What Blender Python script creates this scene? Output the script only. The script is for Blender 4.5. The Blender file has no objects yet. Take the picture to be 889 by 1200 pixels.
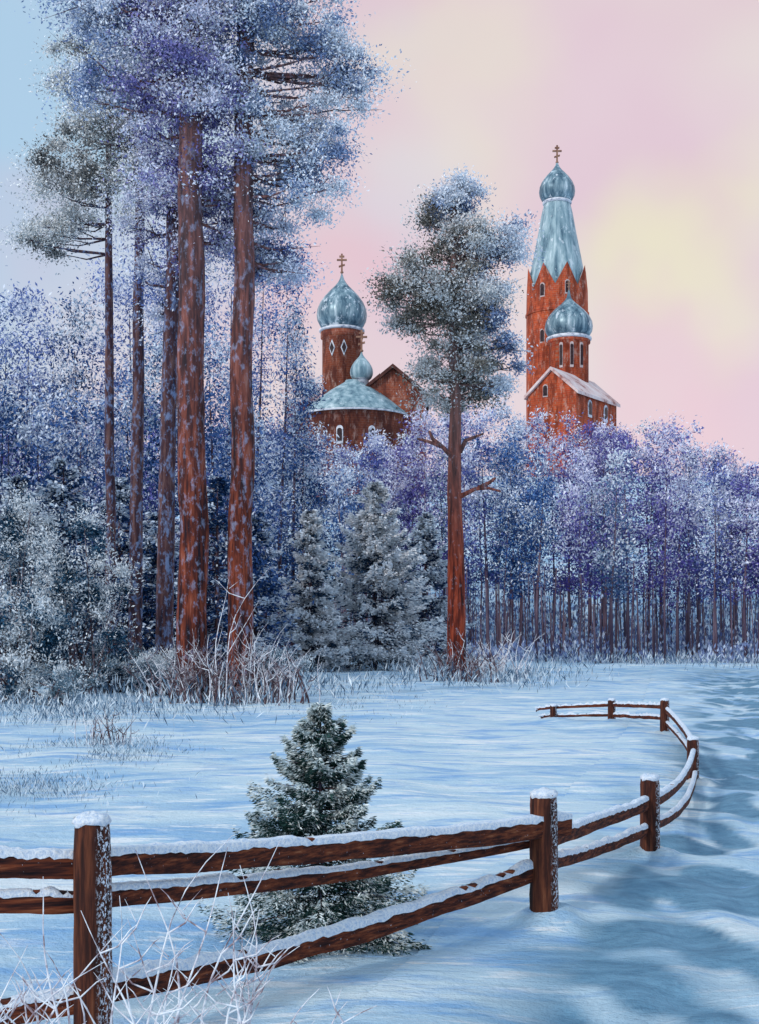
import bpy, math, random
import numpy as np
from mathutils import Vector
random.seed(7); rng=np.random.default_rng(11)
CH=2.2; F=1500.0
sc=bpy.context.scene
sc.view_settings.view_transform='Standard'; sc.view_settings.look='None'; sc.view_settings.exposure=0
def W(px,py,d): return np.array([(px-444.5)*d/F, d, CH-(py-740)*d/F])
# ---------------- noise
def _h(a,b,c):
    n=np.sin(a*127.1+b*311.7+c*74.7)*43758.5453
    return n-np.floor(n)
def vn(x,y,z=0.0):
    x=np.asarray(x,float);y=np.asarray(y,float);z=np.asarray(z,float)+0*x
    xi,yi,zi=np.floor(x),np.floor(y),np.floor(z)
    fx,fy,fz=x-xi,y-yi,z-zi
    fx=fx*fx*(3-2*fx);fy=fy*fy*(3-2*fy);fz=fz*fz*(3-2*fz)
    r=0
    for a in(0,1):
        for b in(0,1):
            for c in(0,1):
                r=r+_h(xi+a,yi+b,zi+c)*(fx if a else 1-fx)*(fy if b else 1-fy)*(fz if c else 1-fz)
    return r
def sstep(x,a,b):
    t=np.clip((x-a)/(b-a),0,1); return t*t*(3-2*t)
# ---------------- materials
def newmat(name):
    m=bpy.data.materials.new(name); m.use_nodes=True
    nt=m.node_tree; b=nt.nodes['Principled BSDF']; b.inputs['Roughness'].default_value=0.85
    b.inputs['Specular IOR Level'].default_value=0.2
    return m,nt,b
def N(nt,t,**k):
    n=nt.nodes.new(t)
    for a,v in k.items(): setattr(n,a,v)
    return n
def ramp(nt,fac,stops):
    r=N(nt,'ShaderNodeValToRGB'); e=r.color_ramp.elements
    while len(e)<len(stops): e.new(0.5)
    for i,(p,c) in enumerate(stops):
        e[i].position=p; e[i].color=(*c,1)
    nt.links.new(fac,r.inputs[0]); return r.outputs[0]
def noise(nt,vec,scale,detail=4,rough=.6):
    n=N(nt,'ShaderNodeTexNoise'); n.inputs['Scale'].default_value=scale
    n.inputs['Detail'].default_value=detail; n.inputs['Roughness'].default_value=rough
    nt.links.new(vec,n.inputs['Vector']); return n.outputs['Fac']
def coords(nt,scale=(1,1,1),kind='Object'):
    t=N(nt,'ShaderNodeTexCoord'); m=N(nt,'ShaderNodeMapping'); m.inputs['Scale'].default_value=scale
    nt.links.new(t.outputs[kind],m.inputs['Vector']); return m.outputs[0]
def mix(nt,f,a,b):
    m=N(nt,'ShaderNodeMix',data_type='RGBA')
    if isinstance(f,(int,float)): m.inputs[0].default_value=f
    else: nt.links.new(f,m.inputs[0])
    for i,v in((6,a),(7,b)):
        if isinstance(v,tuple): m.inputs[i].default_value=(*v,1)
        else: nt.links.new(v,m.inputs[i])
    return m.outputs[2]
def mth(nt,op,a,b=None,clamp=False):
    m=N(nt,'ShaderNodeMath',operation=op); m.use_clamp=clamp
    for i,v in((0,a),(1,b)):
        if v is None: continue
        if isinstance(v,(int,float)): m.inputs[i].default_value=v
        else: nt.links.new(v,m.inputs[i])
    return m.outputs[0]
def bump(nt,b,h,st=.5,dist=.05):
    n=N(nt,'ShaderNodeBump'); n.inputs['Strength'].default_value=st; n.inputs['Distance'].default_value=dist
    nt.links.new(h,n.inputs['Height']); nt.links.new(n.outputs[0],b.inputs['Normal'])
def streak(name,stops,sc1,frost=None,fscale=20,fcol=(.72,.78,.88),rough=.85,bs=.5,bd=.03,side=None,metal=0,fw=.05,famt=1.0,zramp=None):
    m,nt,b=newmat(name); v=coords(nt,sc1); f=noise(nt,v,1,4,.65); c=ramp(nt,f,stops)
    if zramp:
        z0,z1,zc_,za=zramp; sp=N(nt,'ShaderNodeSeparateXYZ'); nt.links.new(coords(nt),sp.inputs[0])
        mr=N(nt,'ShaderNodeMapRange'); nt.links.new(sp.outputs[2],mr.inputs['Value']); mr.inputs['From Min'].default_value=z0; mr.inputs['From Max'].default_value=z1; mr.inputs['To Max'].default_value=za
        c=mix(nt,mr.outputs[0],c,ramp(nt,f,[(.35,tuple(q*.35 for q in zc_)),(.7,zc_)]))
    if frost:
        fn=noise(nt,coords(nt,(1,1,.55)),fscale,3,.75)
        mask=ramp(nt,fn,[(frost,(0,0,0)),(min(frost+fw,.99),(famt,)*3)])
        if side:
            g=N(nt,'ShaderNodeNewGeometry'); dt=N(nt,'ShaderNodeVectorMath',operation='DOT_PRODUCT')
            nt.links.new(g.outputs['Normal'],dt.inputs[0]); dt.inputs[1].default_value=side
            ma=mth(nt,'MULTIPLY_ADD',dt.outputs['Value'],3.0,True); ma.node.inputs[2].default_value=-1.4
            mask=mth(nt,'MULTIPLY',mask,ma,True)
        c=mix(nt,mask,c,fcol)
    nt.links.new(c,b.inputs['Base Color']); b.inputs['Roughness'].default_value=rough; b.inputs['Metallic'].default_value=metal
    if bs>.15: bump(nt,b,f,bs,bd)
    return m
def attrmat(name):
    m,nt,b=newmat(name); nt.nodes.remove(b); a=N(nt,'ShaderNodeAttribute',attribute_name='Col')
    d=N(nt,'ShaderNodeBsdfDiffuse'); nt.links.new(a.outputs['Color'],d.inputs['Color'])
    nt.links.new(d.outputs[0],nt.nodes['Material Output'].inputs['Surface']); return m
M={}
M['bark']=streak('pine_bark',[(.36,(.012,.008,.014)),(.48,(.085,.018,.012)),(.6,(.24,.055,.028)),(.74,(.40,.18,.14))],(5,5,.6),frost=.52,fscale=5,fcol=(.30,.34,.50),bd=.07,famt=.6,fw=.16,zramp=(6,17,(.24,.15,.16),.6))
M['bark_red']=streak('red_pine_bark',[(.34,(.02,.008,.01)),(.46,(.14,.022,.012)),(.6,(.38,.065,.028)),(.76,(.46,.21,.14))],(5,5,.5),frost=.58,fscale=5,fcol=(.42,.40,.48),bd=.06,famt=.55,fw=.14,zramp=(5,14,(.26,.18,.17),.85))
M['bark_dark']=streak('dark_bark',[(.33,(.016,.014,.03)),(.5,(.07,.03,.035)),(.75,(.20,.11,.10))],(7,7,.9),frost=.50,fscale=5,fcol=(.20,.28,.48),famt=.75,fw=.14)
M['bark_far']=streak('hazed_distant_bark',[(.3,(.06,.045,.085)),(.5,(.14,.09,.12)),(.75,(.30,.22,.26))],(2,2,.3),bs=.1)  # pale bluish purple: distance mist mixed into the bark colour
M['leaf']=attrmat('frosted_foliage')
M['wood']=streak('fence_wood',[(.3,(.008,.004,.006)),(.45,(.05,.013,.009)),(.6,(.17,.040,.016)),(.78,(.34,.13,.06))],(1.4,8,36),frost=.69,fscale=60,bs=.6,bd=.012)
M['post']=streak('post_wood',[(.3,(.010,.006,.006)),(.46,(.045,.014,.010)),(.62,(.14,.042,.02)),(.8,(.28,.12,.06))],(24,24,1.8),frost=.53,fscale=75,side=(.95,-.15,.05),bs=.6,bd=.012)
def snowmat(name,track_shade=False):
    m,nt,b=newmat(name)
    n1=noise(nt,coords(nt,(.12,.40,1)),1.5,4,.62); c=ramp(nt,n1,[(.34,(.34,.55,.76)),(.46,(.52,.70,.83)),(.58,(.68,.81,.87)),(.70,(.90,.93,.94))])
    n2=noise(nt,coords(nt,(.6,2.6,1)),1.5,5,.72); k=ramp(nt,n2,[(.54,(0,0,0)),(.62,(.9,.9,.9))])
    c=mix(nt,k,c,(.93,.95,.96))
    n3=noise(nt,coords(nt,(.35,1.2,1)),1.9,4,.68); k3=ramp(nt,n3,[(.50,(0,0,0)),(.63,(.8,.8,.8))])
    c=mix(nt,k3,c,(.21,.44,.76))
    if track_shade:
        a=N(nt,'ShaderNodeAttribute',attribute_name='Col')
        c2=mix(nt,noise(nt,coords(nt,(1.2,2.0,1)),2.5,3,.7),(.02,.10,.19),(.26,.48,.65))  # bluer packed snow, plus footprint shadow painted in as dark blue
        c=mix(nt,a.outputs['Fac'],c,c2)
    nt.links.new(c,b.inputs['Base Color']); b.inputs['Roughness'].default_value=.7
    h=noise(nt,coords(nt,(1,1.7,1)),4,5,.75); bump(nt,b,h,.9,.10); return m
M['snow']=snowmat('snow'); M['path']=snowmat('trodden_snow_shade',True)
m,nt,b=newmat('snow_cap'); f=noise(nt,coords(nt),45,4,.7)
nt.links.new(ramp(nt,f,[(.35,(.50,.62,.80)),(.6,(.88,.91,.95))]),b.inputs['Base Color']); bump(nt,b,f,.9,.02); M['cap']=m
def brick(name,c1,c2,mo):
    m,nt,b=newmat(name); t=N(nt,'ShaderNodeTexBrick'); t.inputs['Scale'].default_value=1.0
    t.inputs['Color1'].default_value=(*c1,1); t.inputs['Color2'].default_value=(*c2,1); t.inputs['Mortar'].default_value=(*mo,1)
    t.inputs['Brick Width'].default_value=.6; t.inputs['Row Height'].default_value=.28; t.inputs['Mortar Size'].default_value=.02
    tc=N(nt,'ShaderNodeTexCoord'); sp=N(nt,'ShaderNodeSeparateXYZ'); cb=N(nt,'ShaderNodeCombineXYZ'); nt.links.new(tc.outputs['Object'],sp.inputs[0])
    nt.links.new(mth(nt,'ADD',sp.outputs[0],sp.outputs[1]),cb.inputs[0]); nt.links.new(sp.outputs[2],cb.inputs[1]); nt.links.new(cb.outputs[0],t.inputs['Vector'])
    n1=noise(nt,coords(nt,(.6,.6,.16)),1.8,5,.7)
    c=mix(nt,ramp(nt,n1,[(.42,(.85,.85,.85)),(.58,(0,0,0))]),t.outputs[0],(c1[0]*.28,c1[1]*.3,c1[2]*.5))
    n2=noise(nt,coords(nt,(1.2,1.2,.5)),1.5,5,.75); c=mix(nt,ramp(nt,n2,[(.54,(0,0,0)),(.66,(.55,.55,.55))]),c,(.66,.42,.34))
    nt.links.new(c,b.inputs['Base Color']); bump(nt,b,n1,.4,.1); return m
M['brick']=brick('brown_brick',(.34,.085,.04),(.25,.06,.035),(.32,.14,.1))
M['brick2']=brick('red_brick',(.60,.10,.03),(.46,.07,.03),(.46,.17,.1))
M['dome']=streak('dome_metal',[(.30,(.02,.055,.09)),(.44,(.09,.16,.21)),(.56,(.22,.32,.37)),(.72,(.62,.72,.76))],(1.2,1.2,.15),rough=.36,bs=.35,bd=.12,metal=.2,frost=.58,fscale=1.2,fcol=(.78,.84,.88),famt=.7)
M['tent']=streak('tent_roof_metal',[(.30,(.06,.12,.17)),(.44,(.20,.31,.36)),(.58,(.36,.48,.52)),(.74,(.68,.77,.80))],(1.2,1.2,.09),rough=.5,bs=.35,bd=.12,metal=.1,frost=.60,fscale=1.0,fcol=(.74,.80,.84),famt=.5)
M['roofsnow']=streak('snowy_roof',[(.32,(.34,.14,.12)),(.43,(.68,.48,.46)),(.7,(.88,.78,.76))],(.5,.5,.5),rough=.8)
M['roofdark']=streak('dark_roof',[(.3,(.03,.012,.012)),(.6,(.12,.045,.035))],(1,1,1))
M['trim']=streak('snowy_trim',[(.36,(.25,.28,.36)),(.5,(.66,.68,.74)),(.7,(.88,.88,.92))],(1.3,1.3,2))
M['frame']=streak('window_trim',[(.3,(.42,.30,.28)),(.7,(.70,.62,.62))],(2,2,2))
M['glass']=streak('dark_window',[(.3,(.012,.006,.012)),(.7,(.06,.03,.03))],(2,2,2),rough=.3)
M['gold']=streak('cross_metal',[(.3,(.16,.06,.04)),(.7,(.42,.24,.16))],(2,2,2),rough=.5,metal=.3)
M['twig']=streak('frosted_twig',[(.38,(.28,.20,.22)),(.46,(.62,.60,.66)),(.58,(.90,.92,.95))],(9,9,9),rough=.8,bs=.1)
M['twigd']=streak('brown_twig',[(.35,(.04,.03,.04)),(.5,(.12,.07,.08)),(.68,(.50,.52,.60))],(3,3,3),bs=.1)
# ---------------- object helpers
def link(o): sc.collection.objects.link(o); return o
def empty(name,loc=(0,0,0)):
    o=bpy.data.objects.new(name,None); o.empty_display_size=.5; o.location=loc; return link(o)
def setpar(o,p):
    if p is not None:
        o.parent=p; o.location=-Vector(p.location)
class MB:
    def __init__(s): s.v=[];s.f=[]
    def add(s,vs,fs):
        k=len(s.v); s.v+= [tuple(map(float,v)) for v in vs]; s.f+=[tuple(i+k for i in f) for f in fs]
    def tube(s,pts,rad,seg=8,jit=0,caps=True):
        pts=[np.array(p,float) for p in pts]; vs=[];fs=[];n=len(pts)
        for i,p in enumerate(pts):
            t=pts[min(i+1,n-1)]-pts[max(i-1,0)]; t/=np.linalg.norm(t)+1e-9
            up=np.array([0,0,1.]) if abs(t[2])<.9 else np.array([0,1.,0])
            a=np.cross(t,up); a/=np.linalg.norm(a)+1e-9; b=np.cross(a,t)
            for j in range(seg):
                th=2*math.pi*j/seg; r=rad[i]*(1+jit*(random.random()-.5))
                vs.append(p+a*math.cos(th)*r+b*math.sin(th)*r)
        for i in range(n-1):
            for j in range(seg):
                fs.append((i*seg+j,i*seg+(j+1)%seg,(i+1)*seg+(j+1)%seg,(i+1)*seg+j))
        if caps: fs.append(tuple(range(seg))[::-1]); fs.append(tuple(range((n-1)*seg,n*seg)))
        s.add(vs,fs)
    def lathe(s,c,prof,seg=32,ph=0,dz=None):
        vs=[];fs=[];n=len(prof)
        for i,(r,z) in enumerate(prof):
            for j in range(seg):
                th=2*math.pi*j/seg+ph; zz=z+(dz[i][j%2] if dz and i in dz else 0)
                vs.append((c[0]+r*math.cos(th),c[1]+r*math.sin(th),c[2]+zz))
        for i in range(n-1):
            for j in range(seg):
                fs.append((i*seg+j,i*seg+(j+1)%seg,(i+1)*seg+(j+1)%seg,(i+1)*seg+j))
        s.add(vs,fs)
    def obj(s,name,mat,par=None,smooth=True):
        me=bpy.data.meshes.new(name); me.from_pydata(s.v,[],s.f); me.materials.append(mat)
        if smooth: me.polygons.foreach_set('use_smooth',[True]*len(me.polygons))
        me.update(); o=link(bpy.data.objects.new(name,me)); setpar(o,par); return o
def nrm(a): return a/(np.linalg.norm(a,axis=1,keepdims=True)+1e-9)
def dabs(name,par,P,D,L,Wd,C,mat=None):
    n=len(P); P=np.asarray(P);D=nrm(np.asarray(D)); perp=nrm(np.cross(D,rng.normal(size=(n,3))))
    L=np.broadcast_to(L,(n,)).reshape(-1,1);Wd=np.broadcast_to(Wd,(n,)).reshape(-1,1)
    V=np.empty((n,4,3)); V[:,0]=P; V[:,1]=P+D*L*.45+perp*Wd*.5; V[:,2]=P+D*L; V[:,3]=P+D*L*.5-perp*Wd*.5
    me=bpy.data.meshes.new(name); me.vertices.add(n*4); me.vertices.foreach_set('co',V.astype(np.float32).ravel())
    me.loops.add(n*4); me.loops.foreach_set('vertex_index',np.arange(n*4,dtype=np.int32))
    me.polygons.add(n); me.polygons.foreach_set('loop_start',np.arange(0,n*4,4,dtype=np.int32))
    me.update(calc_edges=True)
    a=me.attributes.new('Col','FLOAT_COLOR','POINT'); c=np.ones((n,4,4),np.float32); c[:,:,:3]=np.clip(C,0,1)[:,None,:]
    a.data.foreach_set('color',c.ravel()); me.materials.append(mat or M['leaf'])
    o=link(bpy.data.objects.new(name,me)); setpar(o,par); return o
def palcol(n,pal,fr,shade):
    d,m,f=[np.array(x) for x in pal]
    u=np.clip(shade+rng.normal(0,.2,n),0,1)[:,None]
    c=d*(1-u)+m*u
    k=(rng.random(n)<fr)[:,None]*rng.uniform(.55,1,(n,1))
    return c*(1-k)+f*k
# ---------------- ground
posts=[(-402,6.2,.100,1.20),(110,6.8,.100,1.20),(637,9.85,.108,.95),(761,12.8,.098,.74),(811,19.4,.09,.58),(778,28.2,.10,.70),(716,31.4,.095,.53),(648,32.0,.085,.36)]
PX=np.array([-2,1.0,1.75,2.75,4.35,6.9,11.8,22,34,60]); PY=np.array([-20,3,7.2,10.3,15.7,23.6,41,80,110,200])
def pathx(y): return np.interp(y,PY,PX)
def gz(x,y,cut=0):
    x=np.asarray(x,float);y=np.asarray(y,float)
    z=.14*(vn(x*.35+5,y*.35)-.5)+.10*(vn(x*.9,y*1.1+9)-.5)+.5*(vn(x*.05+3,y*.05)-.5)*sstep(y,30,80)
    pw=.85+.02*np.abs(y); dx=(x-pathx(y))/pw
    tr=np.exp(-dx*dx)*sstep(110-y,0,30)
    z=z-tr*(.10+.12*(vn(x*2.6,y*1.9)-.35)+cut)
    for (px,d,r,h) in posts:
        X0=(px-444.5)*d/F; q=((x-X0-.05)/(.26*(1+.8*(vn(x*6,y*6)-.5))))**2+((y-d)/.2)**2
        z=z+.11*np.exp(-q)*(.6+.8*vn(x*11,y*11))
    z=z+sstep(y,122,165)*22+sstep(y,300,700)*10
    return z
ys=np.concatenate([[-300,-120,-50,-20,-8,-3,0],np.geomspace(2,140,480),np.linspace(143,180,16),[220,300,450,700,1200,2500]])
u=np.linspace(-1,1,401); xs=np.sign(u)*(np.sinh(np.abs(u)*6.6)/np.sinh(6.6))*1500
X,Y=np.meshgrid(xs,ys); Z=gz(X,Y,.05)
def grid(name,X,Y,Z,mat,col=None):
    r,c=X.shape; me=bpy.data.meshes.new(name); V=np.stack([X,Y,Z],-1).reshape(-1,3)
    idx=np.arange(r*c).reshape(r,c); Fq=np.stack([idx[:-1,:-1],idx[:-1,1:],idx[1:,1:],idx[1:,:-1]],-1).reshape(-1,4)
    me.from_pydata(V.tolist(),[],Fq.tolist()); me.polygons.foreach_set('use_smooth',[True]*len(me.polygons)); me.materials.append(mat)
    if col is not None:
        a=me.attributes.new('Col','FLOAT_COLOR','POINT'); cc=np.repeat(col.reshape(-1,1),4,1).astype(np.float32); a.data.foreach_set('color',cc.ravel())
    return link(bpy.data.objects.new(name,me))
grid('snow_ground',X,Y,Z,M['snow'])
py=np.geomspace(3,95,520); s=np.linspace(-2.0,2.0,70); S,PYg=np.meshgrid(s,py)
PXg=pathx(PYg)+S*(.85+.02*PYg)
track_shade=np.exp(-(S*.95)**2)*(.12+1.6*sstep(vn(PXg*1.3,PYg*.8,3.3)*.6+vn(PXg*3,PYg*2,7)*.4,.42,.60)); track_shade*=sstep(2.0-np.abs(S),0,.8)*sstep(90-PYg,0,40)  # mask for packed snow and the painted shade in the trodden hollows
grid('snow_path',PXg,PYg,gz(PXg,PYg)+.006+.0006*PYg,M['path'],np.clip(track_shade,0,1))
# ---------------- fence
fence=empty('wooden_fence')
for i,(px,d,r,h) in enumerate(posts):
    x=(px-444.5)*d/F; top=h
    mb=MB(); n=14; lean=random.uniform(-.012,.012)
    pts=[(x+lean*k/n,d,-.25+(top+.25)*k/n) for k in range(n+1)]; rr=[r*(1.05-.07*k/n)*(1+random.uniform(-.02,.02)) for k in range(n+1)]
    rr[-1]*=.93; mb.tube(pts,rr,20,.035); mb.obj('post_%d'%i,M['post'],fence)
    mb=MB(); R=r*.97
    mb.lathe((x+lean,d,top-.012),[(R*.96,-.012),(R*1.04,.004),(R*1.0,.022),(R*.75,.038),(R*.4,.045),(.001,.047)],24)
    for k in range(len(mb.v)):
        v=mb.v[k]; q=float(vn(v[0]*45,v[1]*45,v[2]*30)); mb.v[k]=(v[0]+(q-.5)*.025*(r/.1),v[1],v[2]+(q-.5)*.035)
    mb.obj('snow_cap_%d'%i,M['cap'],fence)
def rail(nm,pts,snow=.012,off=.07):
    P=[W(a,b,c+off) for a,b,c,_ in pts]; H=[p[3] for p in pts]
    n=90; L=[];R=[]
    for k in range(n+1):
        if len(P)==3:
            tt=k/n; c=2*P[1]-(P[0]+P[2])/2; p=(1-tt)**2*P[0]+2*tt*(1-tt)*c+tt*tt*P[2]; h=(1-tt)*H[0]+tt*H[2]
        else: f=k/n; p=P[0]*(1-f)+P[1]*f; h=H[0]*(1-f)+H[1]*f
        p=p+np.array([0,0,.014*(vn(k*.12,len(nm)*3.1+P[0][2]*9)-.5)]); L.append(p); R.append(h*(1+.12*(vn(k*.15,P[0][2]*20)-.5)))
    mb=MB(); vs=[];fs=[];prof=[(-.42,-.9),(0,-1),(.42,-.9),(.5,-.4),(.5,.5),(.38,.95),(0,1.0),(-.38,.95),(-.5,.5),(-.5,-.4)]
    m=len(prof)
    sv=[];sf=[];sp=[(-.53,.66),(-.5,1.0),(-.3,1.25),(0,1.4),(.3,1.25),(.5,1.0),(.53,.66)]
    for k,p in enumerate(L):
        t=L[min(k+1,n)]-L[max(k-1,0)]; t/=np.linalg.norm(t); a=np.cross(t,[0,0,1]); a/=np.linalg.norm(a); b=np.cross(a,t)
        for (q,w) in prof: vs.append(p+a*q*R[k]*1.1+b*w*R[k]*(1+.04*(random.random()-.5)))
        q1=float(vn(k*.40,P[0][2]*31+P[0][0])); q2=float(vn(k*1.7,P[0][2]*11+3)); amt=snow*max(0,-.55+1.9*q1+.8*q2)
        for (q,w) in sp:
            if amt<=.0001: ww=R[k]*min(w,.9)*.8
            else: ww=R[k]*min(w,1.0)-(R[k]*.35*q2 if w<.9 else 0)+max(0,w-1)*2.5*amt+amt*.3
            sv.append(p+a*q*R[k]*1.14+b*ww)
    for k in range(n):
        for j in range(m): fs.append((k*m+j,k*m+(j+1)%m,(k+1)*m+(j+1)%m,(k+1)*m+j))
        for j in range(6): sf.append((k*7+j,k*7+j+1,(k+1)*7+j+1,(k+1)*7+j))
    fs.append(tuple(range(m))[::-1]); fs.append(tuple(range(n*m,n*m+m)))
    mb.add(vs,fs); mb.obj(nm,M['wood'],fence,False)
    mb=MB(); mb.add(sv,sf); mb.obj(nm+'_snow',M['cap'],fence)
rail('rail_a',[(-402,1004,6.2,.078),(110,1014,6.8,.078)])
rail('rail_b',[(-402,1060,6.2,.062),(110,1057,6.8,.062)],off=.09)
rail('rail_c',[(-402,1262,6.2,.07),(110,1168,6.8,.07)])
rail('rail_d',[(110,1010,6.8,.080),(385,995,8.2,.080),(664,967,9.95,.085)],.015)
rail('rail_e',[(110,1050,6.8,.064),(385,1026,8.25,.055),(637,984,9.9,.04)],.014,.12)
rail('rail_f',[(110,1160,6.8,.075),(385,1102,8.25,.072),(640,1014,9.9,.075)],.018)
rail('rail_g',[(637,984,9.85,.065),(700,964,11.3,.065),(761,940,12.8,.065)],.018)
rail('rail_h',[(637,1012,9.85,.055),(700,995,11.3,.055),(761,972,12.8,.055)],.018)
rail('rail_i',[(761,940,12.8,.06),(797,915,15.9,.06),(812,882,19.4,.06)],.02)
rail('rail_j',[(761,968,12.8,.055),(800,943,15.9,.055),(814,906,19.4,.055)],.02)
rail('rail_k',[(812,880,19.4,.065),(803,858,23.5,.065),(780,832,28.2,.065)],.02)
rail('rail_l',[(813,900,19.4,.05),(804,875,23.5,.05),(780,847,28.2,.05)],.02)
rail('rail_m',[(780,828,28.2,.05),(716,826,31.4,.05)],.03)
rail('rail_n',[(780,842,28.2,.045),(716,838,31.4,.045)],.03)
rail('rail_o',[(716,826,31.4,.045),(648,829,32,.04),(628,833,32.1,.03)],.03)
rail('rail_p',[(716,838,31.4,.04),(648,839,32,.035),(636,841,32.1,.03)],.03)
# ---------------- churches
def onion(R,h,tip):
    p=[(.70,0),(.86,.06),(.97,.17),(1.0,.28),(.97,.40),(.86,.53),(.68,.66),(.48,.77),(.30,.86),(.17,.94),(.10,1.0)]
    return [(R*a,h*b) for a,b in p]+[(R*.045,h+tip*.6),(.001,h+tip)]
def cross(c,h,par):
    mb=MB(); x,y,z=c; w=h*.045
    def box(cx,cz,hx,hz,tilt=0):
        vs=[];
        for sx in(-1,1):
            for sy in(-1,1):
                for sz in(-1,1): vs.append((x+cx+sx*hx,y+sy*w*(1+.1*abs(cz)/h),z+cz+sz*hz+sx*tilt))
        mb.add(vs,[(0,1,3,2),(4,6,7,5),(0,4,5,1),(2,3,7,6),(0,2,6,4),(1,5,7,3)])
    box(0,h/2,w,h/2); box(0,h*.68,h*.26,w*.95); box(0,h*.86,h*.13,w*.95); box(0,h*.38,h*.16,w*.95,h*.05)
    mb.lathe((x,y,z),[(.001,-h*.04),(h*.08,0),(h*.09,h*.05),(h*.05,h*.1),(.001,h*.12)],10)
    mb.obj('cross',M['gold'],par,False)
def window(c,ang,w,h,par,diamond=False,bright=False):
    nx,ny=math.cos(ang),math.sin(ang); tx,ty=-ny,nx
    for nm,k,o,mt in(('window_frame',1.35 if bright else 1.18,.10,M['trim'] if bright else M['frame']),('window_pane',.95,.16,M['glass'])):
        if diamond: pl=[(0,-h/2*k),(w/2*k,0),(0,h/2*k),(-w/2*k,0)]
        else: pl=[(-w/2*k,-h/2*k),(w/2*k,-h/2*k)]+[(w/2*k*math.cos(a),h/2*k-w/2*k+w/2*k*math.sin(a)) for a in np.linspace(0,math.pi,8)]
        vs=[];m=len(pl)
        for dd in(-.5,o):
            for a,b in pl: vs.append((c[0]+tx*a+nx*dd,c[1]+ty*a+ny*dd,c[2]+b))
        fs=[tuple(range(m,2*m))]+[(i,(i+1)%m,m+(i+1)%m,m+i) for i in range(m)]
        mb=MB(); mb.add(vs,fs); mb.obj(nm,mt,par,False)
def house(cx,cy,w,L,z0,ze,zr,rot,par,wm,rm,th=.5,over=.6):
    ca,sa=math.cos(rot),math.sin(rot)
    T=lambda x,y,z:(cx+x*ca-y*sa,cy+x*sa+y*ca,z)
    a,b=w/2,L/2
    mb=MB(); vs=[T(-a,-b,z0),T(a,-b,z0),T(a,-b,ze),T(0,-b,zr),T(-a,-b,ze),T(-a,b,z0),T(a,b,z0),T(a,b,ze),T(0,b,zr),T(-a,b,ze)]
    mb.add(vs,[(0,1,2,3,4),(6,5,9,8,7),(1,6,7,2),(5,0,4,9)]); mb.obj('walls',wm,par,False)
    mb=MB(); sl=(zr-ze)/a
    for s_ in(-1,1):
        vs=[]
        for k in range(2):
            zz=th if k else .03
            for (xx,yy) in((0,-b-over),(s_*(a+over),-b-over),(s_*(a+over),b+over),(0,b+over)):
                vs.append(T(xx,yy,zr-abs(xx)*sl+zz))
        mb.add(vs,[(0,1,2,3),(4,5,6,7),(0,1,5,4),(1,2,6,5),(2,3,7,6)])
    mb.obj('roof',rm,par,False)
    return T
def zc(py,d): return CH-(py-740)*d/F
def xc(px,d): return (px-444.5)*d/F
G0=18
ch=empty('brick_church',(0,160,22))
c=(xc(401,160),160,0)
mb=MB(); mb.lathe(c,[(2.45,G0),(2.45,zc(398,160)),(2.65,zc(397,160)),(2.65,zc(390,160)),(2.2,zc(388,160))],32); mb.obj('drum',M['brick'],ch)
mb=MB(); mb.lathe(c,[(2.5,zc(390,160)),(2.85,zc(389,160)),(2.85,zc(387,160)),(2.3,zc(385,160))],32); mb.obj('drum_cornice',M['trim'],ch)
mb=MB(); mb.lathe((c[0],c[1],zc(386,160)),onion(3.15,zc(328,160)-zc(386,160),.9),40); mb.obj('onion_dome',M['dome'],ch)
cross((c[0],c[1],zc(320,160)),2.4,ch)
for px in(390,404):
    a=-math.pi/2+ (px-401)/23.; window((c[0]+2.45*math.cos(a),c[1]+2.45*math.sin(a),zc(412,160)),a,.6,1.5,ch,True,True)
house(xc(375,166),167,16,8,G0,zc(476,163),zc(446,167),math.pi/2,ch,M['brick'],M['roofsnow'])
house(xc(459,158),160,8.0,13,G0,zc(465,154),zc(433,154),0,ch,M['brick'],M['roofdark'])
ac=(xc(414,153),154.5,0); s1=154.5/F
mb=MB(); mb.lathe(ac,[(58*s1,G0),(58*s1,zc(489,154)),(60*s1,zc(489,154)),(60*s1,zc(485,154)),(50*s1,zc(484,154))],48); mb.obj('apse_wall',M['brick'],ch)
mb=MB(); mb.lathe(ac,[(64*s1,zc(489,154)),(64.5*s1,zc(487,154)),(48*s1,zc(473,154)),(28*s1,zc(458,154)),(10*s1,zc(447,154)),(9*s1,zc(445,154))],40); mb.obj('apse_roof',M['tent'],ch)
mb=MB(); mb.lathe(ac,[(64.2*s1,zc(489.5,154)),(65.2*s1,zc(488.3,154)),(62*s1,zc(485.2,154)),(59*s1,zc(482.6,154))],48); mb.obj('eave_snow',M['trim'],ch)
ac2=(xc(424,154),154.5,0)
mb=MB(); mb.lathe(ac2,[(8.5*s1,zc(456,154)),(8.5*s1,zc(444,154)),(10.5*s1,zc(443.5,154)),(9*s1,zc(441,154))],24); mb.obj('cupola_drum',M['trim'],ch)
mb=MB(); mb.lathe((ac2[0],ac2[1],zc(444,154)),onion(13.5*s1,zc(414,154)-zc(444,154),.5),32); mb.obj('cupola_dome',M['tent'],ch)
cross((ac2[0],ac2[1],zc(411,154)),2.6,ch)
for px in(400,436):
    a=-math.pi/2+math.asin((px-414)/58.); window((ac[0]+58*s1*math.cos(a),ac[1]+58*s1*math.sin(a),zc(511,150)),a,.6,1.6,ch,False,True)
rc=empty('brick_bell_tower_church',(25,180,22)); d1=182; s1=d1/F
c=(xc(652,d1),d1,0); z=lambda py:zc(py,d1)
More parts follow.
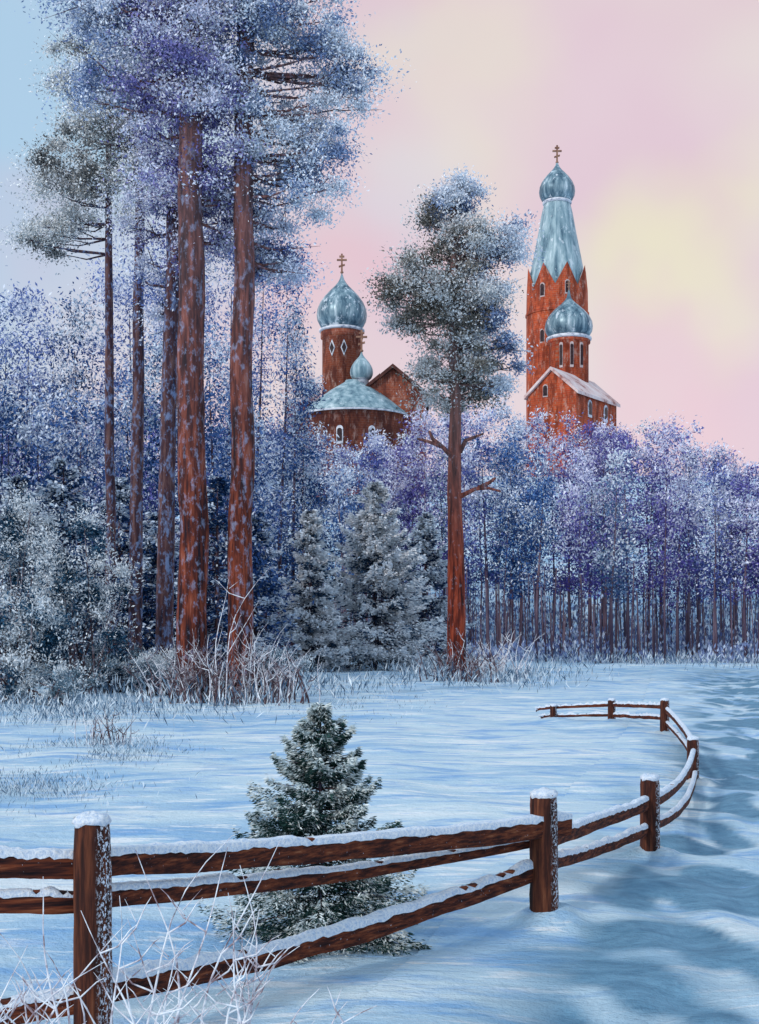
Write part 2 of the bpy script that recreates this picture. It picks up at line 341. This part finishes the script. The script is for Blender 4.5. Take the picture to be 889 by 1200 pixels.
mb=MB(); prof=[(36*s1,G0),(36*s1,z(372)),(37.2*s1,z(371)),(37.2*s1,z(368)),(36*s1,z(367)),(35.5*s1,z(330))]
mb.lathe(c,prof,16,math.pi/16,{5:(1.7,-1.4)}); mb.obj('tower_shaft',M['brick2'],rc,False)
mb=MB(); mb.lathe(c,[(34*s1,z(337)),(33*s1,z(326)),(28*s1,z(303)),(22.5*s1,z(275)),(18*s1,z(250)),(15.5*s1,z(240)),(15.5*s1,z(237))],16,math.pi/16,{0:(1.5,-1.6),1:(.3,-.4)}); mb.obj('tent_spire',M['tent'],rc,False)
mb=MB(); mb.lathe(c,[(34.6*s1,z(338)),(34.9*s1,z(335.5)),(33.3*s1,z(332))],16,math.pi/16,{0:(1.5,-1.6),1:(1.5,-1.6),2:(1.5,-1.6)}); mb.obj('spire_snow_edge',M['trim'],rc,False)
mb=MB(); mb.lathe(c,[(15.7*s1,z(240)),(17*s1,z(239)),(17*s1,z(237)),(14*s1,z(235))],24); mb.obj('spire_collar',M['trim'],rc)
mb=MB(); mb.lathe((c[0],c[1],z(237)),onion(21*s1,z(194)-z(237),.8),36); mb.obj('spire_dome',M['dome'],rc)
cross((c[0],c[1],z(191)),2.5,rc)
for ang,py in((-2.2,347),(-1.37,345),(-2.2,400)):
    window((c[0]+35.0*s1*math.cos(ang),c[1]+35.0*s1*math.sin(ang),z(py)),ang,.6,1.7,rc)
c2=(xc(667,173),174,0); s2=174/F; z=lambda py:zc(py,174)
mb=MB(); mb.lathe(c2,[(23*s2,G0),(23*s2,z(404)),(25*s2,z(403)),(25*s2,z(400)),(21*s2,z(398))],32); mb.obj('chapel_drum',M['brick2'],rc)
mb=MB(); mb.lathe(c2,[(23.5*s2,z(400)),(26.5*s2,z(399)),(26.5*s2,z(396.5)),(22*s2,z(394.5))],32); mb.obj('chapel_cornice',M['trim'],rc)
mb=MB(); mb.lathe((c2[0],c2[1],z(397)),onion(28*s2,z(349)-z(397),1.3),40); mb.obj('chapel_dome',M['dome'],rc)
cross((c2[0],c2[1],z(340)),1.3,rc)
for a in(-2.1,-1.57,-1.05): window((c2[0]+23*s2*math.cos(a),c2[1]+23*s2*math.sin(a),z(420)),a,.4,2.9,rc)
rot=math.radians(-35); w_,L_=7.0,12.2
gx,gy=xc(647,165),166.0
cx=gx+math.sin(math.radians(35))*L_/2; cy=gy+math.cos(math.radians(35))*L_/2
T=house(cx,cy,w_,L_,G0,zc(462,166),zc(434,166),rot,rc,M['brick2'],M['roofsnow'],.45,.4)
aF=-math.pi/2-math.radians(35); aS=-math.radians(35)
window(T(-.9,-L_/2,zc(457,166)),aF,.6,1.4,rc)
for ly in(-2.2,2.6): window(T(w_/2,ly,zc(480,168)),aS,.8,1.7,rc,False,True)
# ---------------- trees
def clumpfol(cent,rad,n,flat=.55,dropf=.0):
    k=len(cent); idx=rng.integers(0,k,n)
    v=nrm(rng.normal(size=(n,3)))*(np.minimum(np.abs(rng.normal(0,.58,n)),1.25)+.04)[:,None]
    r=rad[idx][:,None]; off=v*r*np.array([1,1,flat]); P=cent[idx]+off
    P[:,2]-=dropf*np.minimum(np.linalg.norm(off[:,:2],axis=1),3)**1.5
    return P,v,idx
def pine(name,mat,pts,rad,crowns,limbs=40,dab=(.11,.055),dens=600,deadbr=()):
    e=empty(name,tuple(pts[0])); mb=MB()
    P=[np.array(p) for p in pts]; n=40; L=[];R=[]
    for k in range(n+1):
        t=k/n*(len(P)-1); i=min(int(t),len(P)-2); f=t-i; p=P[i]*(1-f)+P[i+1]*f
        p=p+np.array([.16*(vn(k*.25,P[0][0])-.5),.1*(vn(k*.25,P[0][0]+7)-.5),0])*rad[0]*2
        r=rad[i]*(1-f)+rad[i+1]*f
        if k<2: r*=1+.20*(2-k)/2
        L.append(p);R.append(r)
    mb.tube(L,R,14,.08)
    FP=[];FD=[];FC=[];FL=[]; zs=np.array([q[2] for q in L])
    for (cx,cy,rx,ry,d,ncl,crad,pal,fr) in crowns:
        s_=d/F; v=nrm(rng.normal(size=(ncl,3)))*(rng.random(ncl)**.5*1.05)[:,None]
        cc=W(cx,cy,d); cen=cc+v*np.array([rx*s_,rx*s_*.75,ry*s_]); rr=crad*rng.uniform(.5,1.35,ncl)
        for j in range(min(limbs,ncl)):
            tgt=cen[j]; zt=tgt[2]-.35*np.linalg.norm(tgt[:2]-cc[:2])
            i=int(np.argmin(np.abs(zs-zt))); a=L[i]
            if np.linalg.norm(tgt-a)>9: continue
            m_=(a+tgt)/2+np.array([random.uniform(-.3,.3),random.uniform(-.3,.3),-.15]); r0=min(.07,R[i]*.35)
            mb.tube([a,m_,tgt],[r0,r0*.55,r0*.12],5,caps=False)
            for q in range(2):
                m2=m_*.5+tgt*.5; t2=tgt+rng.normal(size=3)*crad*.5
                mb.tube([m2,t2],[r0*.3,r0*.06],4,caps=False)
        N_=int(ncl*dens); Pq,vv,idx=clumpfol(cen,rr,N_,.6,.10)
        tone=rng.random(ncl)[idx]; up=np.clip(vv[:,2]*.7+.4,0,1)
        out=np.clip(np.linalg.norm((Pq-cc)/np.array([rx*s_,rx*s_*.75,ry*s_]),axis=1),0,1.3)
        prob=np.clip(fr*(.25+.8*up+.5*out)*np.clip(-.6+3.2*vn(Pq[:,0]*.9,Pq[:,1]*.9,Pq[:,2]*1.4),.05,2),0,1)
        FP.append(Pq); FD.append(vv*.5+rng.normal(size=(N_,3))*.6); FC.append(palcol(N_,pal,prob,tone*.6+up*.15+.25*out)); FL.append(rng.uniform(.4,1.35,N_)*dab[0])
    for br in deadbr:
        q=[W(*b_) for b_ in br]; m=len(q); mb.tube(q,[.10*(1-k/m)+.02 for k in range(m)],6,.1)
    mb.obj('trunk',mat,e)
    FP=np.concatenate(FP);FL=np.concatenate(FL)
    dabs('foliage',e,FP,np.concatenate(FD),FL,FL*dab[1]/dab[0],np.concatenate(FC))
    return e
violet=((.06,.06,.20),(.27,.25,.53),(.84,.86,.95))
bluegr=((.08,.13,.28),(.33,.43,.64),(.90,.93,.97))
olive=((.08,.09,.10),(.36,.36,.35),(.90,.92,.92))
midp=((.055,.055,.055),(.30,.27,.23),(.84,.85,.86))
navy=((.008,.028,.08),(.055,.13,.32),(.80,.87,.95))
blue=((.016,.05,.16),(.11,.22,.50),(.84,.89,.97))
haze=((.05,.09,.26),(.22,.29,.61),(.86,.89,.97))
teal=((.006,.022,.045),(.055,.15,.25),(.90,.94,.97))
def trunkpts(a,b,d):
    x0=(a-444.5)*d/F; return [np.array([x0,d,float(gz(x0,d))-.3]),W((a+b[0])/2,(820+b[1])/2,d),W(b[0],b[1],d)]
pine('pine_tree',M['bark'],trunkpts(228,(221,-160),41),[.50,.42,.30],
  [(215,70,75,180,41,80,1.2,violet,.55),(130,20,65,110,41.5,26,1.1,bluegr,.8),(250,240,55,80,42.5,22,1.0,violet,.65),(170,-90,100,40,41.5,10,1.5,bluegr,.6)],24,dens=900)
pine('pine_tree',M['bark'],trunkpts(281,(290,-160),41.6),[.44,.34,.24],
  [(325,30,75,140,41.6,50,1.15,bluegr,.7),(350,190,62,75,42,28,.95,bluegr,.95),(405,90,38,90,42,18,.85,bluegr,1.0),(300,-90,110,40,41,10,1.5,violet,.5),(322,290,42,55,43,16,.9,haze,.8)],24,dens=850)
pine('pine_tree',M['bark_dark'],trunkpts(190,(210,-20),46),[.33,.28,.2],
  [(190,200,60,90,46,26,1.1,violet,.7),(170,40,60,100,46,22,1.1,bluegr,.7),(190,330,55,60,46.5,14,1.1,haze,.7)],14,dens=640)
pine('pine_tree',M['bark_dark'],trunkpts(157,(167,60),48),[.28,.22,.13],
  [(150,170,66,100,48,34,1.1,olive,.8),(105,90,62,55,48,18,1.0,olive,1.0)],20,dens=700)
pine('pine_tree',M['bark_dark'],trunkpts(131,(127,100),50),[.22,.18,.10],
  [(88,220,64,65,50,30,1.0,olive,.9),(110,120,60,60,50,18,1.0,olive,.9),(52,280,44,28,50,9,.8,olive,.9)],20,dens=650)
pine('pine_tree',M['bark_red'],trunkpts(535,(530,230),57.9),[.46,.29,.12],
  [(526,320,64,80,58,52,1.1,midp,.55),(574,300,36,62,58,24,1.0,bluegr,1.0),(530,238,34,28,58,18,.85,bluegr,.9),(538,435,48,52,58,32,.95,midp,.6),(480,330,32,60,58,20,.85,midp,.8),(580,400,30,62,58,18,.85,bluegr,.8)],
  30,dens=720,dab=(.14,.07),deadbr=[[(533,540,57.8),(518,524,57.6),(500,517,57.5),(488,514,57.4)],[(538,530,57.8),(545,516,57.6),(556,512,57.5),(566,508,57.5)],
  [(538,582,57.8),(556,573,57.5),(572,572,57.3),(586,576,57.2)],[(560,572,57.5),(572,566,57.3),(580,560,57.2)],[(516,523,57.6),(506,514,57.5),(502,505,57.4)]])
def spruce(name,x,y,H,R,pal,nb=110,K=260,dab=(.25,.07),fr=.45,shape=.85,bare=.06,collect=None,droop=.35,thick=.018):
    z0=float(gz(x,y))
    t=np.sort(rng.random(nb)**1.1)*(1-bare)+bare; Lb=R*(1-t)**shape*rng.uniform(.50,1.2,nb)+R*.04
    az=rng.random(nb)*2*math.pi; n=nb*K; b=np.repeat(np.arange(nb),K)
    s_=rng.random(n)**.62; lat=rng.uniform(-1,1,n)*(1.02-s_)*.52*np.minimum(1,s_*4)
    d=np.stack([np.cos(az),np.sin(az),0*az],1)[b]; pe=np.stack([-np.sin(az),np.cos(az),0*az],1)[b]
    l=Lb[b][:,None]; P=np.array([x,y,z0])+d*s_[:,None]*l+pe*lat[:,None]*l
    tilt=(.35*t-droop*(1-t))[b]
    P[:,2]+=t[b]*H+ (tilt*s_-.30*np.abs(lat)+.18*s_**3)*l[:,0]-np.abs(rng.normal(0,.05,n))*l[:,0]
    D=d*(.5+s_[:,None]*.5)+pe*np.sign(lat)[:,None]*.7+rng.normal(size=(n,3))*.28; D[:,2]-=.15
    under=rng.random(n); P[:,2]-=under*H*thick
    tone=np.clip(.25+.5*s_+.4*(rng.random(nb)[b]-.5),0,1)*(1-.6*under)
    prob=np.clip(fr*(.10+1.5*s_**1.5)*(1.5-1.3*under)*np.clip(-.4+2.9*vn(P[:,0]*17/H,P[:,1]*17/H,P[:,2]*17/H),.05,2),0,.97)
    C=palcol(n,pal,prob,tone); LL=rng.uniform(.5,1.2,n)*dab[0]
    P[:,2]=np.maximum(P[:,2],z0+.01)
    mb=collect['mb'] if collect else MB()
    mb.tube([(x,y,z0-.2),(x,y,z0+H*.5),(x,y,z0+H)],[H*.016,H*.010,H*.002],8)
    for j in range(0,nb,2):
        a=np.array([x,y,z0+t[j]*H]); e_=a+np.array([math.cos(az[j]),math.sin(az[j]),0])*Lb[j]*.9; e_[2]+=(.35*t[j]-droop*(1-t[j]))*Lb[j]*.9
        mb.tube([a,e_],[H*.004,H*.001],4,caps=False)
    if collect: collect['P'].append(P);collect['D'].append(D);collect['C'].append(C);collect['L'].append(LL); return
    e=empty(name,(x,y,z0)); mb.obj('trunk',M['bark_dark'],e); dabs('needles',e,P,D,LL,LL*dab[1]/dab[0],C)
def newc(): return dict(mb=MB(),P=[],D=[],C=[],L=[])
def flush(c,name,ratio,mat):
    e=empty(name)
    if c['mb'].v: c['mb'].obj('trunks',mat,e)
    L=np.concatenate(c['L']); dabs('foliage',e,np.concatenate(c['P']),np.concatenate(c['D']),L,L*ratio,np.concatenate(c['C']))
green=((.007,.024,.024),(.05,.11,.10),(.85,.92,.92))
spruce('spruce_sapling',xc(376,9.5),9.5,1.70,.86,green,220,360,(.046,.011),.55,shape=.82,bare=.02,droop=.22,thick=.03)
frsp=((.010,.028,.060),(.11,.19,.30),(.97,.98,1.0))
spruce('spruce_tree',xc(364,70),70,8.9,3.0,frsp,170,230,(.24,.11),2.3)
spruce('spruce_tree',xc(440,74),74,10.8,4.7,frsp,210,260,(.26,.11),1.9)
spruce('spruce_tree',xc(498,80),80,9.6,3.4,((.010,.028,.075),(.09,.16,.32),(.9,.94,.98)),150,200,(.28,.12),1.3)
def coltree(c,x,dd,ztop,pal,n,wmax,dab,lo=.26,tr=.18,frk=.8,cs=.8):
    g=float(gz(x,dd)); H=ztop-g; lean=random.uniform(-.6,.6); l2=random.uniform(-.25,.25)
    c['mb'].tube([(x,dd,g-.3),(x+lean*.25+l2,dd,g+H*.3),(x+lean*.6,dd,g+H*.6),(x+lean,dd,g+H*.85)],[tr,tr*.75,tr*.4,.02],6,.1)
    nb=46; bz=rng.random(nb); ba=rng.random(nb)*6.283; bw=rng.uniform(.35,1.15,nb)
    b=rng.integers(0,nb,n); hb=lo+(1-lo)*bz[b]**.85; ttb=np.clip((1.04-hb)/(1.04-lo),0,1); wb=wmax*(ttb**.42)*(1-.25*ttb)*1.25*bw[b]
    s_=rng.random(n)**.7; rr=wb*s_
    off=rng.normal(size=(n,3))*(.16*wmax+.05)
    P=np.stack([x+lean*hb+np.cos(ba[b])*rr,dd+np.sin(ba[b])*rr,g+hb*H-.10*rr**1.6],1)+off*np.array([1,1,.9])
    D=np.stack([np.cos(ba[b])*.6,np.sin(ba[b])*.6,rng.normal(0,.6,n)-.1],1)+rng.normal(size=(n,3))*.35
    hh=(P[:,2]-g)/H; up=off[:,2]/(.16*wmax+.05)
    cl=vn(P[:,0]*cs,P[:,1]*cs,P[:,2]*cs*1.1)*.7+vn(P[:,0]*cs*2.7,P[:,1]*cs*2.7,P[:,2]*cs*3)*.3
    rel=np.clip((hh-lo)/(1-lo),0,1)
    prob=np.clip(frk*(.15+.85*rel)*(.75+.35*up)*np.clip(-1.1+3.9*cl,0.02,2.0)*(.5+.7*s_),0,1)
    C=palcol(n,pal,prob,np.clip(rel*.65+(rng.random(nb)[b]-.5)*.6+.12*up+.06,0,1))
    c['P'].append(P);c['D'].append(D);c['C'].append(C);c['L'].append(rng.uniform(.35,1.15,n)*dab)
c=newc()
for px,top,d,wm in [(-150,400,62,2.8),(-90,380,64,2.8),(-45,390,63,2.6),(-5,360,66,2.8),(28,345,64,2.5),(62,370,66,2.6),(95,345,64,2.7),(128,315,66,2.6),(160,290,68,2.8),(195,260,66,2.8),(232,240,70,3.0),(268,260,68,2.8),(300,250,72,2.8),(330,300,76,2.4),(352,440,80,2.0),(343,350,78,1.8),
       (312,430,84,2.8),(334,510,86,2.2),(10,460,58,2.6),(50,470,58,2.6),(90,450,58,2.5),(150,430,59,2.6),(205,410,59,2.6),(255,390,60,2.6),(-60,450,57,2.7),(285,440,61,2.4)]:
    coltree(c,xc(px,d),d,zc(top,d),haze if top<350 and random.random()<.6 else (blue if random.random()<.75 else navy),6200,wm,.24,.12,.15,.95,.9)
for px,top,d,R in [(20,560,54,2.8),(75,540,55,2.8),(140,560,55,2.6),(185,600,55,2.4),(255,560,56,2.8),(300,600,62,2.4),(-40,540,53,3)]:
    spruce('s',xc(px,d),d,CH+(740-top)*d/F,R,navy,110,110,(.26,.10),.8,shape=.6,collect=c,droop=.4)
flush(c,'frosted_thicket',.42,M['bark_dark'])
def bushes(name,lst,pal,fr,dab,dens,ratio=.3):
    for (px,py,rx,ry,d,ncl,crad) in lst:
        s_=d/F; x=xc(px,d); e=empty(name,(x,d,float(gz(x,d))))
        v=nrm(rng.normal(size=(ncl,3)))*(rng.random(ncl)**.45)[:,None]; cc=W(px,py,d); cen=cc+v*np.array([rx*s_,rx*s_*.6,ry*s_])
        cen[:,2]=np.maximum(cen[:,2],.15)
        P,vv,idx=clumpfol(cen,crad*rng.uniform(.6,1.3,ncl),ncl*dens,.8,.0); n=len(P)
        up=np.clip(vv[:,2]*.8+.4,0,1); prob=np.clip(fr*(.2+1.2*up)*np.clip(-.8+3.3*vn(P[:,0]*2.0,P[:,1],P[:,2]*2.0),.03,2),0,1)
        L=rng.uniform(.4,1.3,n)*dab; mb=MB()
        P[:,2]=np.maximum(P[:,2],gz(P[:,0],P[:,1])+.02)
        for k in range(min(ncl,18)):
            a=np.array([x+random.uniform(-.3,.3)*rx*s_,d,float(gz(x,d))-.05]); mb.tube([a,(a+cen[k])/2+np.array([0,0,.2]),cen[k]],[.05,.03,.01],5,caps=False)
        mb.obj('branches',M['twigd'],e); dabs('foliage',e,P,vv*.5+np.array([0,0,.3])+rng.normal(size=(n,3))*.5,L,L*ratio,palcol(n,pal,prob,rng.random(ncl)[idx]*.6+up*.3))
bushes('frosted_bush',[(20,760,70,60,39,40,.75),(95,690,60,80,43,36,.8),(15,640,60,70,45,34,.8),(130,780,55,30,44,16,.6),(-60,740,60,90,40,24,.9)],teal,1.2,.12,560,.38)
bushes('frosted_bush',[(330,772,45,20,43,12,.45),(180,785,60,22,43,14,.5),(70,805,60,20,38,12,.45)],((.05,.1,.14),(.25,.36,.45),(.88,.92,.95)),.8,.11,480)
# distant forest
c=newc()
lav=((.04,.055,.20),(.18,.22,.54),(.88,.90,.98)); lb=((.015,.06,.19),(.12,.25,.55),(.87,.92,.98)); vi=((.05,.04,.19),(.21,.19,.52),(.85,.85,.96)); gb=((.05,.10,.22),(.24,.36,.54),(.92,.95,.98))  # far-row palettes: frosted blues with the distant mist painted in
tops_x=[-900,200,340,400,470,510,560,600,630,680,730,760,800,840,890,1000,1700]; tops_y=[480,480,505,522,510,480,472,474,492,500,498,494,512,524,535,520,510]
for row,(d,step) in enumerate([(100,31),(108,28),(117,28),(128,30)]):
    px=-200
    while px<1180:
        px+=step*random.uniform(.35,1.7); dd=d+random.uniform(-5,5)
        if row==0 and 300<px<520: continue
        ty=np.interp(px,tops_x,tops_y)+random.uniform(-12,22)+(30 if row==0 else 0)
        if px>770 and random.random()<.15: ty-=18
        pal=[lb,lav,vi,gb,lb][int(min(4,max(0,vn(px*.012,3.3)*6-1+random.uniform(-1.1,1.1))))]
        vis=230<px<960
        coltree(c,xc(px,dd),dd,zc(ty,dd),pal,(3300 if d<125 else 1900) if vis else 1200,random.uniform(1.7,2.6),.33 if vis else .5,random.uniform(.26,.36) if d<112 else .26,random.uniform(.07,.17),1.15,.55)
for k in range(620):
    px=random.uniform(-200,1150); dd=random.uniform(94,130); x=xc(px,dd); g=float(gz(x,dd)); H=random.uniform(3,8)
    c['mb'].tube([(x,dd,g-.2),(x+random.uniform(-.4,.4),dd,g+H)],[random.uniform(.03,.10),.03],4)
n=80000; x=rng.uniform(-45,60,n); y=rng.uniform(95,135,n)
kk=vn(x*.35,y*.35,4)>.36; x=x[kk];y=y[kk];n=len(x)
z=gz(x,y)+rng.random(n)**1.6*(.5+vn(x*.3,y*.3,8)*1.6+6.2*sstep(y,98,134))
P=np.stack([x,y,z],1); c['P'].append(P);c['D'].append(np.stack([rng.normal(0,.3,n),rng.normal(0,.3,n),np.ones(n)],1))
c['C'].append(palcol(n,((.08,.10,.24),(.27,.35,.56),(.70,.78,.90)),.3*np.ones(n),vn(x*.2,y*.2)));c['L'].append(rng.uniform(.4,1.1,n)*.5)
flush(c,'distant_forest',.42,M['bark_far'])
# ---------------- grasses
def grassclump(name,px,d,n,h,spread,mat,r=.006,branch=0,curl=.5,dirx=0):
    x0=xc(px,d); e_=MB()
    for k in range(n):
        x=x0+random.gauss(0,spread); y=d+random.gauss(0,spread*.5); g=float(gz(x,y))-.03; H=h*random.uniform(.45,1.1); a=random.uniform(-1,1)*curl+dirx; b=random.uniform(-.3,.3)
        P=[]; m=8
        for q in range(m+1):
            t=q/m; P.append(np.array([x+a*H*t**1.9+.03*H*math.sin(t*6+k),y+b*H*t*t,g+H*(t-.22*abs(a)*t**3)]))
        e_.tube(P,[r*(1.1-.9*q/m) for q in range(m+1)],5,caps=False)
        for bq in range(random.randint(1,branch) if branch else 0):
            i=random.randint(2,m-2); s_=P[i]; dv=np.array([random.choice([-1,1])*random.uniform(.10,.30),random.uniform(-.05,.05),random.uniform(.12,.28)])*h*.75
            e_.tube([s_,s_+dv*.5+np.array([0,0,-.03*h]),s_+dv*.85,s_+dv*1.05],[r*.65,r*.55,r*.35,r*.1],4,caps=False)
            s2=s_+dv*.5; dv2=np.array([-dv[0]*.4,0,abs(dv[2])*.5]); e_.tube([s2,s2+dv2],[r*.4,r*.08],4,caps=False)
    e_.obj(name,mat)
for px,n,h,dx in((15,6,.95,.1),(75,5,.95,-.15),(-40,5,.7,.3),(205,6,1.12,.12),(290,7,1.02,.22),(160,4,1.05,0),(345,3,.75,.35)):
    grassclump('dry_grass',px,6.1+random.uniform(-.25,.25),n,h*1.05,.09,M['twig'],.0078,3,.36,dx)
for px,n,h,dx,d in((210,22,2.1,-.1,39),(250,24,2.3,.0,38.6),(295,28,2.5,.12,38.8),(335,20,1.9,.3,39)):
    grassclump('dry_grass',px,d,n,h,.5,M['twig'] if px!=250 else M['twigd'],.020,2,.35,dx)
grassclump('dry_grass',262,38.2,4,4.6,.25,M['twig'],.022,2,.22,.10)
for px in(215,250,290,325): grassclump('dry_grass',px,38.9,26,1.7,.5,M['twigd'],.03,1,.5)
grassclump('dry_grass',535,55.5,44,2.0,.9,M['twigd'],.035,1,.5)
grassclump('dry_grass',575,57,30,2.4,.7,M['twig'],.03,1,.5,.15)
grassclump('dry_grass',125,24.5,16,.75,.25,M['twigd'],.012,1,.5)
grassclump('dry_grass',110,24.8,12,.7,.2,M['twig'],.012,1,.5)
def tufts(name,lst,pal):
    P=[];D=[];C=[];L=[]
    for (px,py,sx,sy,n,h) in lst:
        qx=rng.normal(px,sx,n); qy=rng.normal(py,sy,n); qy=np.maximum(qy,765); dd=F*CH/(qy-740); x=(qx-444.5)*dd/F
        cl=vn(x*1.1,dd*.8,2)>.42; x=x[cl];dd=dd[cl];m=len(x); z=gz(x,dd)-.02
        hh=h*rng.uniform(.3,1,m)
        P.append(np.stack([x,dd,z+rng.random(m)*hh*.7],1)); D.append(np.stack([rng.normal(0,.5,m),rng.normal(0,.3,m),np.ones(m)],1)); L.append(hh*.5); C.append(palcol(m,pal,.45*np.ones(m),rng.random(m)))
    L=np.concatenate(L); dabs(name,None,np.concatenate(P),np.concatenate(D),L,L*.12,np.concatenate(C))
tufts('frosted_grass',[(270,812,75,9,6500,.9),(60,838,90,9,5000,.6),(555,796,60,7,5200,.9),(440,785,60,6,1800,.5),(120,882,45,9,3000,.25),(20,925,60,12,3500,.22),(420,830,40,6,900,.3),(500,772,250,4,5200,1.0),(800,776,120,4,3000,1.1)],((.04,.08,.14),(.24,.34,.44),(.78,.85,.90)))
# ---------------- world & sun
w=bpy.data.worlds.new('World'); sc.world=w; w.use_nodes=True; nt=w.node_tree; bg=nt.nodes['Background']
S=Vector((-.62,-.62,.46)).normalized()
sky=N(nt,'ShaderNodeTexSky',sky_type='NISHITA'); sky.sun_disc=False; sky.sun_elevation=math.asin(S.z); sky.sun_rotation=math.atan2(S.x,S.y)
tc=N(nt,'ShaderNodeTexCoord'); dirv=tc.outputs['Generated']
nz=N(nt,'ShaderNodeTexNoise'); nz.inputs['Scale'].default_value=7; nz.inputs['Detail'].default_value=3; nt.links.new(dirv,nz.inputs['Vector'])
sub=N(nt,'ShaderNodeVectorMath',operation='SUBTRACT'); nt.links.new(nz.outputs['Color'],sub.inputs[0]); sub.inputs[1].default_value=(.5,.5,.5)
scl=N(nt,'ShaderNodeVectorMath',operation='SCALE'); nt.links.new(sub.outputs[0],scl.inputs[0]); scl.inputs['Scale'].default_value=.22
wv=N(nt,'ShaderNodeVectorMath',operation='ADD'); nt.links.new(dirv,wv.inputs[0]); nt.links.new(scl.outputs[0],wv.inputs[1])
def blob(px,py,r0,r1):
    v=Vector(((px-444.5)/F,1,-(py-740)/F)).normalized()
    d_=N(nt,'ShaderNodeVectorMath',operation='DISTANCE'); nt.links.new(wv.outputs[0],d_.inputs[0]); d_.inputs[1].default_value=v
    mr=N(nt,'ShaderNodeMapRange',interpolation_type='SMOOTHSTEP'); nt.links.new(d_.outputs['Value'],mr.inputs['Value'])
    mr.inputs['From Min'].default_value=r0/F; mr.inputs['From Max'].default_value=r1/F; mr.inputs['To Min'].default_value=1; mr.inputs['To Max'].default_value=0
    return mr.outputs[0]
n2=noise(nt,dirv,6.0,2,.5)
col=ramp(nt,n2,[(.35,(.77,.56,.62)),(.5,(.79,.63,.64)),(.68,(.81,.71,.66))])
for (px,py,r0,r1,cc,am) in [(810,320,0,165,(.85,.79,.53),.85),(550,110,0,130,(.83,.76,.60),.65),(405,310,0,130,(.81,.52,.57),.75),(800,490,0,150,(.83,.55,.60),.8),(690,60,0,190,(.81,.63,.68),.6),(-60,120,120,430,(.42,.62,.80),.97),(20,300,0,120,(.62,.56,.68),.6),(390,150,0,170,(.68,.69,.77),.5)]:
    col=mix(nt,mth(nt,'MULTIPLY',blob(px,py,r0,r1),am),col,cc)
sp=N(nt,'ShaderNodeSeparateXYZ'); nt.links.new(dirv,sp.inputs[0])
mr=N(nt,'ShaderNodeMapRange',interpolation_type='SMOOTHSTEP'); nt.links.new(sp.outputs[2],mr.inputs['Value']); mr.inputs['From Min'].default_value=.47; mr.inputs['From Max'].default_value=.75
col=mix(nt,mr.outputs[0],col,(.60,.88,1.12))
mr2=N(nt,'ShaderNodeMapRange',interpolation_type='SMOOTHSTEP'); nt.links.new(sp.outputs[1],mr2.inputs['Value']); mr2.inputs['From Min'].default_value=.5; mr2.inputs['From Max'].default_value=-.1
col=mix(nt,mth(nt,'MULTIPLY',mr2.outputs[0],.8),col,(.55,.74,.94))
nt.links.new(col,bg.inputs['Color']); bg.inputs['Strength'].default_value=.93
bg2=N(nt,'ShaderNodeBackground'); nt.links.new(sky.outputs[0],bg2.inputs['Color']); bg2.inputs['Strength'].default_value=.02
ad=N(nt,'ShaderNodeAddShader'); nt.links.new(bg.outputs[0],ad.inputs[0]); nt.links.new(bg2.outputs[0],ad.inputs[1]); nt.links.new(ad.outputs[0],nt.nodes['World Output'].inputs['Surface'])
sl=bpy.data.lights.new('sun','SUN'); sl.energy=1.6; sl.angle=math.radians(6); sl.color=(1,.93,.86); so=link(bpy.data.objects.new('sun',sl)); so.rotation_euler=S.to_track_quat('Z','Y').to_euler(); so.location=(-30,-40,60)
cam=bpy.data.cameras.new('camera'); co=link(bpy.data.objects.new('camera',cam)); co.location=(0,0,CH); co.rotation_euler=(math.pi/2,0,0)
cam.sensor_fit='VERTICAL'; cam.sensor_height=24; cam.lens=30; cam.shift_y=140/1200; cam.clip_end=6000; sc.camera=co
